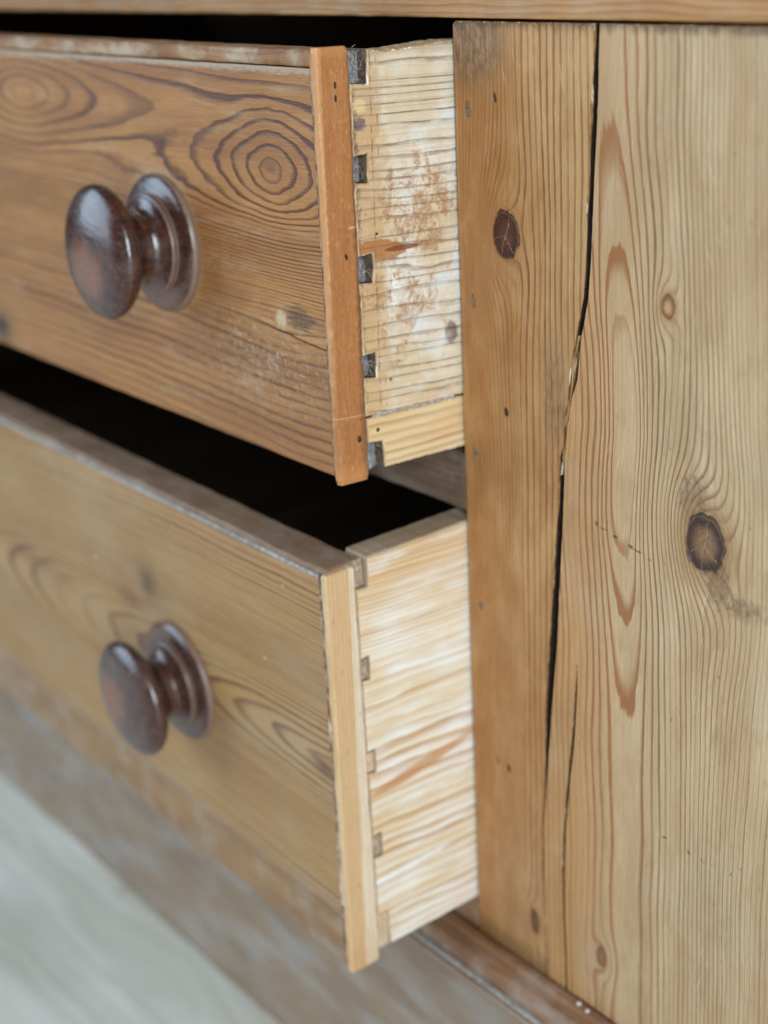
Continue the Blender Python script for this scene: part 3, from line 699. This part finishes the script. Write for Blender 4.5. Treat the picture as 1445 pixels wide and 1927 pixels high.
def smooth_prof(pts, n=6):
    """Catmull-Rom through profile points"""
    out = []
    for i in range(len(pts)-1):
        p0, p1, p2, p3 = pts[max(i-1, 0)], pts[i], pts[i+1], pts[min(i+2, len(pts)-1)]
        for j in range(n):
            t = j/n
            out.append(tuple(0.5*((2*p1[d]) + (-p0[d]+p2[d])*t + (2*p0[d]-5*p1[d]+4*p2[d]-p3[d])*t*t + (-p0[d]+3*p1[d]-3*p2[d]+p3[d])*t**3) for d in (0, 1)))
    out.append(pts[-1]); return [(max(a, 0.0), b) for a, b in out]
def hairs(name, c, n, spread, length, mat, parent, th=0.00006):
    """lint: a tuft of thin bent fibres, one mesh"""
    bm = bmesh.new()
    for _ in range(n):
        p = Vector(c) + Vector([random.gauss(0, s) for s in spread])
        d = Vector((random.gauss(0.2, 0.5), random.gauss(0, 1), random.gauss(0, 1))).normalized()
        L = length*random.uniform(0.4, 1.2); prev = None
        for j in range(6):
            side = d.cross(Vector((0.3, 0.9, 0.2))).normalized()*th; up = d.cross(side).normalized()*th
            ring = [bm.verts.new(p + side), bm.verts.new(p - side*0.5 + up*0.87), bm.verts.new(p - side*0.5 - up*0.87)]
            if prev:
                for i in range(3): bm.faces.new((prev[i], prev[(i+1) % 3], ring[(i+1) % 3], ring[i]))
            prev = ring; p = p + d*L/5; d = (d + Vector([random.gauss(0, 0.35) for _ in range(3)])).normalized()
    me = bpy.data.meshes.new(name); bm.to_mesh(me); bm.free()
    o = link(name, me, mat, parent); o['kind'] = 'stuff'
    return o

# ------------------------------------------------------------------ floor
FZ = -0.4743
bm = bmesh.new()
vs = [bm.verts.new(v) for v in ((-3, -3, FZ), (3, -3, FZ), (3, 3, FZ), (-3, 3, FZ))]
bm.faces.new(vs); me = bpy.data.meshes.new('floor'); bm.to_mesh(me); bm.free()
fl = link('floor', me, MAT['floor']); fl['kind'] = 'structure'

# ------------------------------------------------------------------ the chest
W0 = -0.86                                                    # left end of the drawer opening
chest = thing('chest_of_drawers', 'old stripped pine chest with a long split in its knotty front board', 'chest of drawers', (0, 0, 0))
mm = lambda pts: [(x/1000, z/1000) for x, z in pts]
fp = lambda u, v, d: (u, d, v)
# crack, left lip (top to bottom) and right lip (bottom to top)
left_lip = [(65.3, -0.7), (64.9, -10), (64.3, -22), (63.6, -31), (63.2, -45), (62.0, -56), (62.2, -60), (61.6, -72), (60.5, -83), (57.0, -97), (54.5, -108), (53.2, -118),
            (51.4, -128), (51.0, -134), (49.4, -138), (49.0, -146), (48.0, -160), (46.4, -176), (44.9, -192), (43.4, -208), (42.2, -222), (41.0, -238), (40.6, -256),
            (39.9, -268), (38.8, -286), (38.6, -300), (39.2, -320), (40.0, -340), (40.4, -358)]
right_lip = [(x + (0.45 if z > -250 else 0.0), z) for x, z in [(40.62, -358), (40.22, -340), (39.45, -320), (38.85, -300), (39.1, -286), (40.7, -268), (42.0, -256), (43.2, -238), (45.0, -222), (46.4, -208), (47.6, -192), (48.6, -176),
             (49.8, -160), (50.6, -146), (50.9, -138), (52.0, -128), (54.0, -118), (57.0, -110), (58.6, -97), (61.8, -83), (62.9, -72), (63.6, -60), (64.4, -45), (65.4, -31),
             (65.9, -22), (66.3, -10), (66.6, -0.7)]]
stile_out = [(1.6, -0.7), (0.25, -1.6), (0.1, -30), (0.0, -60), (0.35, -92), (-0.1, -130), (0.2, -170), (0.0, -230), (0.2, -300), (0.3, -358)]
pts = mm(stile_out) + mm(left_lip[::-1])
pts = densify(pts, 0.0016, 0.00016, 1.0)
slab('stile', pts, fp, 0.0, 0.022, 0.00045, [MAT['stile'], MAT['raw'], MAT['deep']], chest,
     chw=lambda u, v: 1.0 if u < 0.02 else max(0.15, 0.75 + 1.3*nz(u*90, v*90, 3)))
# second split, a notch from below into the right board
notch = [(50.4, -358), (50.0, -340), (49.2, -320), (48.8, -300), (49.8, -282), (51.5, -265), (53.6, -248), (55.0, -236), (56.2, -222), (57.0, -211.5),
         (56.9, -222), (56.0, -234), (54.9, -247), (52.6, -264), (50.7, -282), (49.7, -300), (49.9, -320), (50.7, -340), (51.2, -358)]
right_edge = [(300, -358), (300, -0.7)]
pts = mm(right_lip[::-1])[::-1]
outline = mm([(40.62, -358)]) + mm(notch) + mm([(144.6, -358), (144.3, -330), (144.9, -305), (145.6, -296), (146.0, -250), (146.2, -150), (146.0, -0.7)]) + mm(right_lip[::-1]) [:-1]
outline = densify(outline, 0.0016, 0.00014, 2.0)
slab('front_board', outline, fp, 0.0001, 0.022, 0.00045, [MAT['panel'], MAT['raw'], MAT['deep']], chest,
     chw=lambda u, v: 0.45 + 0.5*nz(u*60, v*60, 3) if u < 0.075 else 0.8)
# thin splinter hanging in the crack and the frame beyond the board
spl = mm([(57.6, -96), (55.6, -106), (54.0, -116.5), (52.2, -126), (50.6, -140.5), (50.0, -139), (51.5, -126), (53.2, -116), (54.7, -106), (56.9, -96)])
slab('splinter', densify(spl, 0.001, 0.00018, 5.0), fp, 0.0006, 0.004, 0.0002, [MAT['stile'], MAT['raw']], chest)
for q, (x, z, L_, w) in enumerate(((50.9, -130, 9, 0.6), (49.6, -140, 5, 0.5))):
    f_ = mm([(x + w*0.6, z), (x - 0.3, z - L_*0.2), (x - 0.9, z - L_), (x - 0.5, z - L_*1.02), (x + w*0.4, z - L_*0.55)])
    f_ = densify(f_, 0.0008, 0.00010, 30.0 + q)
    slab('splinter', f_, fp, 0.0005, 0.0035, 0.00014, [MAT['stile'], MAT['raw']], chest)
board('end_post', (0.1466, -0.001, -0.358), (0.24, 0.022, -0.0012), 'z', 0.0008, MAT['mould'], chest)
board('top_rail', (W0 - 0.05, -0.0016, 0.0003), (0.30, 0.026, 0.05), 'x', 0.0010, MAT['rail'], chest, seg=300)
board('drawer_divider', (W0, 0.0006, -0.1715), (-0.0006, 0.024, -0.1495), 'x', 0.0012, MAT['divider'], chest, seg=200)
board('bottom_rail', (W0, 0.0008, -0.357), (-0.0008, 0.024, -0.338), 'x', 0.0010, MAT['band'], chest, seg=200)
# carcass that closes the dark inside
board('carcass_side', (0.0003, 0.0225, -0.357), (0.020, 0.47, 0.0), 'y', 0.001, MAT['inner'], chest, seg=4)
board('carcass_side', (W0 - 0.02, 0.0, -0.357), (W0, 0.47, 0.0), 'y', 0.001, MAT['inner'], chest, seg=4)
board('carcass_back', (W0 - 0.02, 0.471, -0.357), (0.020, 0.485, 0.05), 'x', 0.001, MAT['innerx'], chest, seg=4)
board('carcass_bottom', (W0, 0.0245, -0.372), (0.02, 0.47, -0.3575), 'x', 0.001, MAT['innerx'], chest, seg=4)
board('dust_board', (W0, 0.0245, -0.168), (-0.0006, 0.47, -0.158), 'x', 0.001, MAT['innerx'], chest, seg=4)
board('top_board', (W0 - 0.05, -0.02, 0.0505), (0.32, 0.50, 0.068), 'x', 0.003, MAT['rail'], chest, seg=60)
# plinth: skirt board and the moulding on it
board('plinth', (W0 - 0.06, -0.0176, FZ + 0.001), (0.32, 0.0, -0.3600), 'x', 0.0016, MAT['skirt'], chest, seg=200)
bm = bmesh.new(); prof = [(0.0, -0.3590), (0.0, -0.3515), (-0.0035, -0.3520), (-0.0052, -0.3532), (-0.0062, -0.3536), (-0.0085, -0.3534), (-0.0108, -0.3542),
                          (-0.0126, -0.3558), (-0.0134, -0.3578), (-0.0134, -0.3594)]
rows = []
for i in range(121):
    x = -0.5 + 0.82*i/120; rows.append([bm.verts.new((x, y + 0.00025*nz(x*60, j, 1), z + 0.0003*nz(x*70, j, 2))) for j, (y, z) in enumerate(prof)])
for A, B in zip(rows, rows[1:]):
    for j in range(len(prof)-1): bm.faces.new((A[j], A[j+1], B[j+1], B[j]))
for R in (rows[0], rows[-1]): bm.faces.new(R)
bmesh.ops.recalc_face_normals(bm, faces=bm.faces)
for f in bm.faces: f.smooth = True
me = bpy.data.meshes.new('plinth_moulding'); bm.to_mesh(me); bm.free()
link('plinth_moulding', me, MAT['mould'], chest)
board('dust_line', (-0.3, -0.0158, -0.3602), (0.30, -0.0136, -0.3588), 'x', 0.0004, MAT['dust'], chest, seg=200)
# plugs and nail holes in the stile
for x, z, a, b, mt in ((6.9, -28.7, 1.5, 3.3, 'plug'), (7.1, -92.5, 1.0, 2.6, 'plug'), (22.9, -128.5, 1.2, 1.6, 'hole'), (6.2, -147.4, 1.5, 2.2, 'plug'),
                       (6.9, -206.5, 1.4, 1.8, 'plug'), (20.5, -24.0, 0.6, 1.8, 'hole'), (14.0, -268.0, 1.0, 1.6, 'plug'), (20.5, -269, 0.9, 1.8, 'hole')):
    disc('nail_plug' if mt == 'plug' else 'nail_hole', (x/1000, 0, z/1000), '-y', a/1000, b/1000, MAT[mt], chest, tilt=0.15)

# ------------------------------------------------------------------ knob
head = smooth_prof([(14.0, 8.0), (12.8, 11.0), (12.6, 14.0), (15.0, 17.3), (19.5, 19.6), (23.2, 21.8), (24.6, 24.6), (23.4, 27.4), (19.0, 30.0), (12.0, 31.8), (5.0, 32.6), (0.0, 32.7)], 7)
collar = [(25.6, -0.5)] + smooth_prof([(25.6, 0.0), (25.9, 1.4), (25.2, 2.8), (23.6, 3.9), (21.0, 4.6), (18.9, 5.0)], 5) \
    + smooth_prof([(18.9, 5.2), (19.3, 6.3), (18.9, 7.2), (18.0, 7.6)], 4) + smooth_prof([(17.6, 7.5), (15.8, 8.2), (14.0, 9.6), (13.0, 11.2)], 5) + [(8.0, 11.2)]
def knob(drawer, x, y, z, rot):
    k = lathe('knob', head, (x, y, z), MAT['knob'], drawer); k.rotation_euler = (0, rot, 0)
    lathe('knob_collar', collar, (0, 0, 0), MAT['knob'], k)
    return k

# ------------------------------------------------------------------ drawers
sp = lambda u, v, d: (d, u, v)
def side_outline(front, back, top, bottom, notches, dv):
    """outline (y, z) of a drawer side with dovetail notches cut from its front edge; anticlockwise seen from +x"""
    p = []
    p += [(back, bottom), (back, top)]
    cur = [(front, top)]
    edge = []
    for z1, z0, d in notches:                                # from top down
        if z1 >= top - 0.0004:
            cur = [(front + d + 0.0003, top)]
            edge += [(front + d, z0), (front, z0 + 0.0004)]
        elif z0 <= bottom + 0.0004:
            edge += [(front, z1), (front + d - 0.0006, z1 - 0.0004), (front + d, bottom)]
        else: edge += [(front, z1), (front + d, z1 + 0.0006), (front + d - 0.0002, z0 - 0.0005), (front, z0)]
    if not (notches and notches[-1][1] <= bottom + 0.0004): edge.append((front, bottom))
    return p + cur + edge
def mk(o):
    return o
# --- upper
k1 = 0.36
up = thing('drawer', 'upper open pine drawer with an orange edge strip and a rust-stained side', 'drawer', (0, 0, -0.0073), -0.0197, 'open drawers of the chest')
XF = -0.0012
board('front_board', (W0 + 0.002, -0.0538, -0.1392), (-0.0034, -0.0424, -0.0050), 'x', 0.0007, MAT['fu'], up, seg=260, k=k1)
board('top_bead', (W0 + 0.002, -0.0546, -0.0046), (-0.0034, -0.0424, 0.0006), 'x', 0.0013, MAT['bead_u'], up, seg=300, k=k1, worn=0.9)
board('edge_strip', (-0.0034, -0.0552, -0.1412), (0.0004, -0.0420, 0.0012), 'z', 0.0016, MAT['strip_u'], up, seg=90, k=k1, n=4, worn=0.35, wob=0.00022)
board('putty_line', (-0.0041, -0.0544, -0.1388), (-0.0035, -0.0530, -0.0006), 'z', 0.0002, MAT['putty'], up, seg=120, k=k1)
nt = [(0.001, -0.0108, 0.0068), (-0.0330, -0.0412, 0.0056), (-0.0652, -0.0740, 0.0060), (-0.0985, -0.1062, 0.0056)]
ol = side_outline(-0.0412, 0.40, -0.0002, -0.1196, nt, 0)
ol = [q for q in ol]
top_pts = [(0.40, -0.0002), (0.02, 0.0004), (-0.004, 0.0004), (-0.018, -0.0006), (-0.028, -0.0012)]
ol = [ol[0]] + top_pts + ol[2:]
ol = densify(ol, 0.0011, 0.00042, 7.0)
slab('side_board', ol, sp, XF, -0.013, 0.0005, [MAT['su'], MAT['worn'], MAT['notch']], up, k=k1)
ol2 = side_outline(-0.0408, 0.40, -0.1204, -0.1392, [(-0.1292, -0.1392, 0.0072)], 0)
slab('bottom_runner', densify(ol2, 0.0013, 0.00025, 9.0), sp, XF - 0.0002, -0.013, 0.0005, [MAT['runner'], MAT['worn'], MAT['notch']], up, k=k1)
for i, (z1, z0, d) in enumerate(nt + [(-0.1288, -0.1385, 0.0070)]):
    # sunken dusty pin: a little rough block whose face leans back towards the drawer side
    bm = bmesh.new(); n = 9; grid = []
    y0, y1 = -0.0424, -0.0410 + d + 0.0008; za, zb = z0 - 0.0008, min(z1 + 0.0008, -0.0008)
    for a in range(n):
        for b in range(n):
            y = y0 + (y1 - y0)*a/(n-1); z = za + (zb - za)*b/(n-1)
            dep = 0.0012 + 0.0038*(a/(n-1))**1.3 + 0.0009*(b/(n-1)) + 0.0007*nz(y*700, z*700, i*9.1) + 0.0004*nz(y*1800, z*1800, i)
            y *= 1 + k1*z
            grid.append(bm.verts.new((-0.0014 - dep, y, z)))
    for a in range(n-1):
        for b in range(n-1):
            bm.faces.new((grid[a*n+b], grid[(a+1)*n+b], grid[(a+1)*n+b+1], grid[a*n+b+1]))
    e = bmesh.ops.extrude_face_region(bm, geom=bm.faces[:])
    for v in [q for q in e['geom'] if isinstance(q, bmesh.types.BMVert)]: v.co.x = -0.0125
    bmesh.ops.recalc_face_normals(bm, faces=bm.faces)
    me = bpy.data.meshes.new('dovetail_pin'); bm.to_mesh(me); bm.free()
    for f in me.polygons: f.use_smooth = True
    link('dovetail_pin', me, MAT['pin_dark'], up)
board('dust_line', (-0.006, -0.038, -0.12055), (XF - 0.0003, 0.0, -0.1190), 'y', 0.0004, MAT['dust'], up, seg=40, k=k1)
for z in (-10.2, -14.2): disc('nail_hole', (0.00041, -0.0480, z/1000), 'x', 0.0005, 0.0012, MAT['hole'], up, 0.00005)
disc('nail_hole', (0.00041, -0.0463, -0.0642), 'x', 0.0006, 0.0012, MAT['hole'], up, 0.00005, 0.3)
disc('nail_hole', (0.00041, -0.0438, -0.1262), 'x', 0.0010, 0.0012, MAT['hole'], up, 0.00005)
disc('nail_hole', (XF - 0.0002, -0.0345, -0.1252), 'x', 0.0007, 0.0008, MAT['hole'], up, 0.00005)
disc('nail_hole', (XF, -0.0285, -0.1085), 'x', 0.0007, 0.0007, MAT['plug'], up, 0.00005)
disc('nail_hole', (XF, -0.0325, -0.0585), 'x', 0.0005, 0.0005, MAT['hole'], up, 0.00005)
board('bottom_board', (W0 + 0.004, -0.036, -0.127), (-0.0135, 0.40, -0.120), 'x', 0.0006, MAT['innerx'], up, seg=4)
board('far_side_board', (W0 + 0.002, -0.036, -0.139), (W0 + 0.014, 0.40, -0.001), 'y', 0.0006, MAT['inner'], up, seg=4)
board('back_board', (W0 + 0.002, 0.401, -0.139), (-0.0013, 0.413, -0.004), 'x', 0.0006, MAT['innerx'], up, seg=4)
knob(up, -0.1070, -0.0538*(1 - 0.36*0.0705), -0.0715, 0.3).scale = (1, 1.05, 1)
hairs('lint', (-0.0032, -0.038, -0.0055), 26, (0.0006, 0.0014, 0.0025), 0.004, MAT['lint'], up)
hairs('lint', (-0.0034, -0.0375, -0.103), 26, (0.0006, 0.0013, 0.0018), 0.004, MAT['lint'], up)
hairs('lint', (-0.0032, -0.0380, -0.070), 14, (0.0006, 0.0012, 0.0025), 0.004, MAT['lint'], up)
hairs('lint', (-0.0034, -0.0382, -0.037), 12, (0.0006, 0.0012, 0.002), 0.004, MAT['lint'], up)
hairs('lint', (-0.0032, -0.0370, -0.130), 8, (0.0006, 0.0012, 0.002), 0.004, MAT['lint'], up)

# --- lower
k2 = -0.40
lo = thing('drawer', 'lower open pine drawer with a pale yellow edge strip and clean streaky side', 'drawer', (0, 0, -0.1754), 0.0294, 'open drawers of the chest')
board('front_board', (W0 + 0.002, -0.0632, -0.1404), (-0.0036, -0.0508, -0.0036), 'x', 0.0007, MAT['fl'], lo, seg=260, k=k2)
board('bottom_band', (W0 + 0.002, -0.0630, -0.1640), (-0.0036, -0.0470, -0.1409), 'x', 0.0010, MAT['band'], lo, seg=260, k=k2, worn=0.9)
board('top_bead', (W0 + 0.002, -0.0620, -0.0032), (-0.0030, -0.0466, -0.0002), 'x', 0.0009, MAT['bead_l'], lo, seg=260, k=k2, worn=0.8)
board('dust_line', (W0 + 0.002, -0.0626, -0.0040), (-0.004, -0.0600, -0.0026), 'x', 0.0004, MAT['dust'], lo, seg=260, k=k2, worn=0.8)
board('putty_line', (-0.0042, -0.0638, -0.1625), (-0.0035, -0.0626, -0.0010), 'z', 0.0002, MAT['putty'], lo, seg=120, k=k2)
board('edge_strip', (-0.0030, -0.0640, -0.1652), (0.0004, -0.0512, -0.0008), 'z', 0.0011, MAT['strip_l'], lo, seg=90, k=k2, n=5, worn=0.4, wob=0.00022)
nl = [(0.001, -0.0110, 0.0050), (-0.0382, -0.0463, 0.0036), (-0.0762, -0.0845, 0.0036), (-0.1118, -0.1206, 0.0040), (-0.1462, -0.1625, 0.0050)]
ol = side_outline(-0.0504, 0.40, 0.0004, -0.1620, nl, 0)
slab('side_board', densify(ol, 0.0013, 0.00018, 17.0), sp, XF, -0.013, 0.0005, [MAT['sl'], MAT['edge_l']], lo, k=k2)
for i, (z1, z0, d) in enumerate(nl):
    board('dovetail_pin', (-0.012, -0.0504, max(z0, -0.162) + 0.0003), (XF - (0.0016 if i == 0 else 0.0002), -0.0506 + d - 0.0002, min(z1, 0.0) - 0.0003), 'x', 0.0004,
          MAT['pin_grey' if i in (0, 1, 3) else 'pin_soft'], lo, seg=5, k=k2)
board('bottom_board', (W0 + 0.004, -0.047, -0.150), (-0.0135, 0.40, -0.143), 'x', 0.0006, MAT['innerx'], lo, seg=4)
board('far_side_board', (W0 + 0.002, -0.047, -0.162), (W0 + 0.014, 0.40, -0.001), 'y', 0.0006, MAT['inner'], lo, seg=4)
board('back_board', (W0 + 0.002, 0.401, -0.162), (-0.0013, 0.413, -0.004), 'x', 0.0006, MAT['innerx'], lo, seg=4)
knob(lo, -0.1125, -0.0632*(1 + 0.4*0.082), -0.0822, 1.9).scale = (1, 0.93, 1)

# --- two pale flakes lying on the moulding
def flake(p, r):
    bm = bmesh.new(); bmesh.ops.create_icosphere(bm, subdivisions=2, radius=r)
    for v in bm.verts: v.co *= 1 + 0.35*nz(*(v.co*900)); v.co.z *= 0.7
    me = bpy.data.meshes.new('paint_flake'); bm.to_mesh(me); bm.free()
    for f in me.polygons: f.use_smooth = True
    o = link('paint_flake', me, MAT['crumb']); o.location = p
    return o
f1 = flake((0.0605, -0.0030, -0.3510), 0.0010); f1['label'] = 'tiny pale flake on the plinth moulding, left and larger of two'; f1['category'] = 'paint flake'; f1['group'] = 'flakes on the plinth moulding'
f2 = flake((0.0655, -0.0036, -0.3510), 0.0009); f2['label'] = 'tiny pale flake on the plinth moulding, right and smaller of two'; f2['category'] = 'paint flake'; f2['group'] = 'flakes on the plinth moulding'
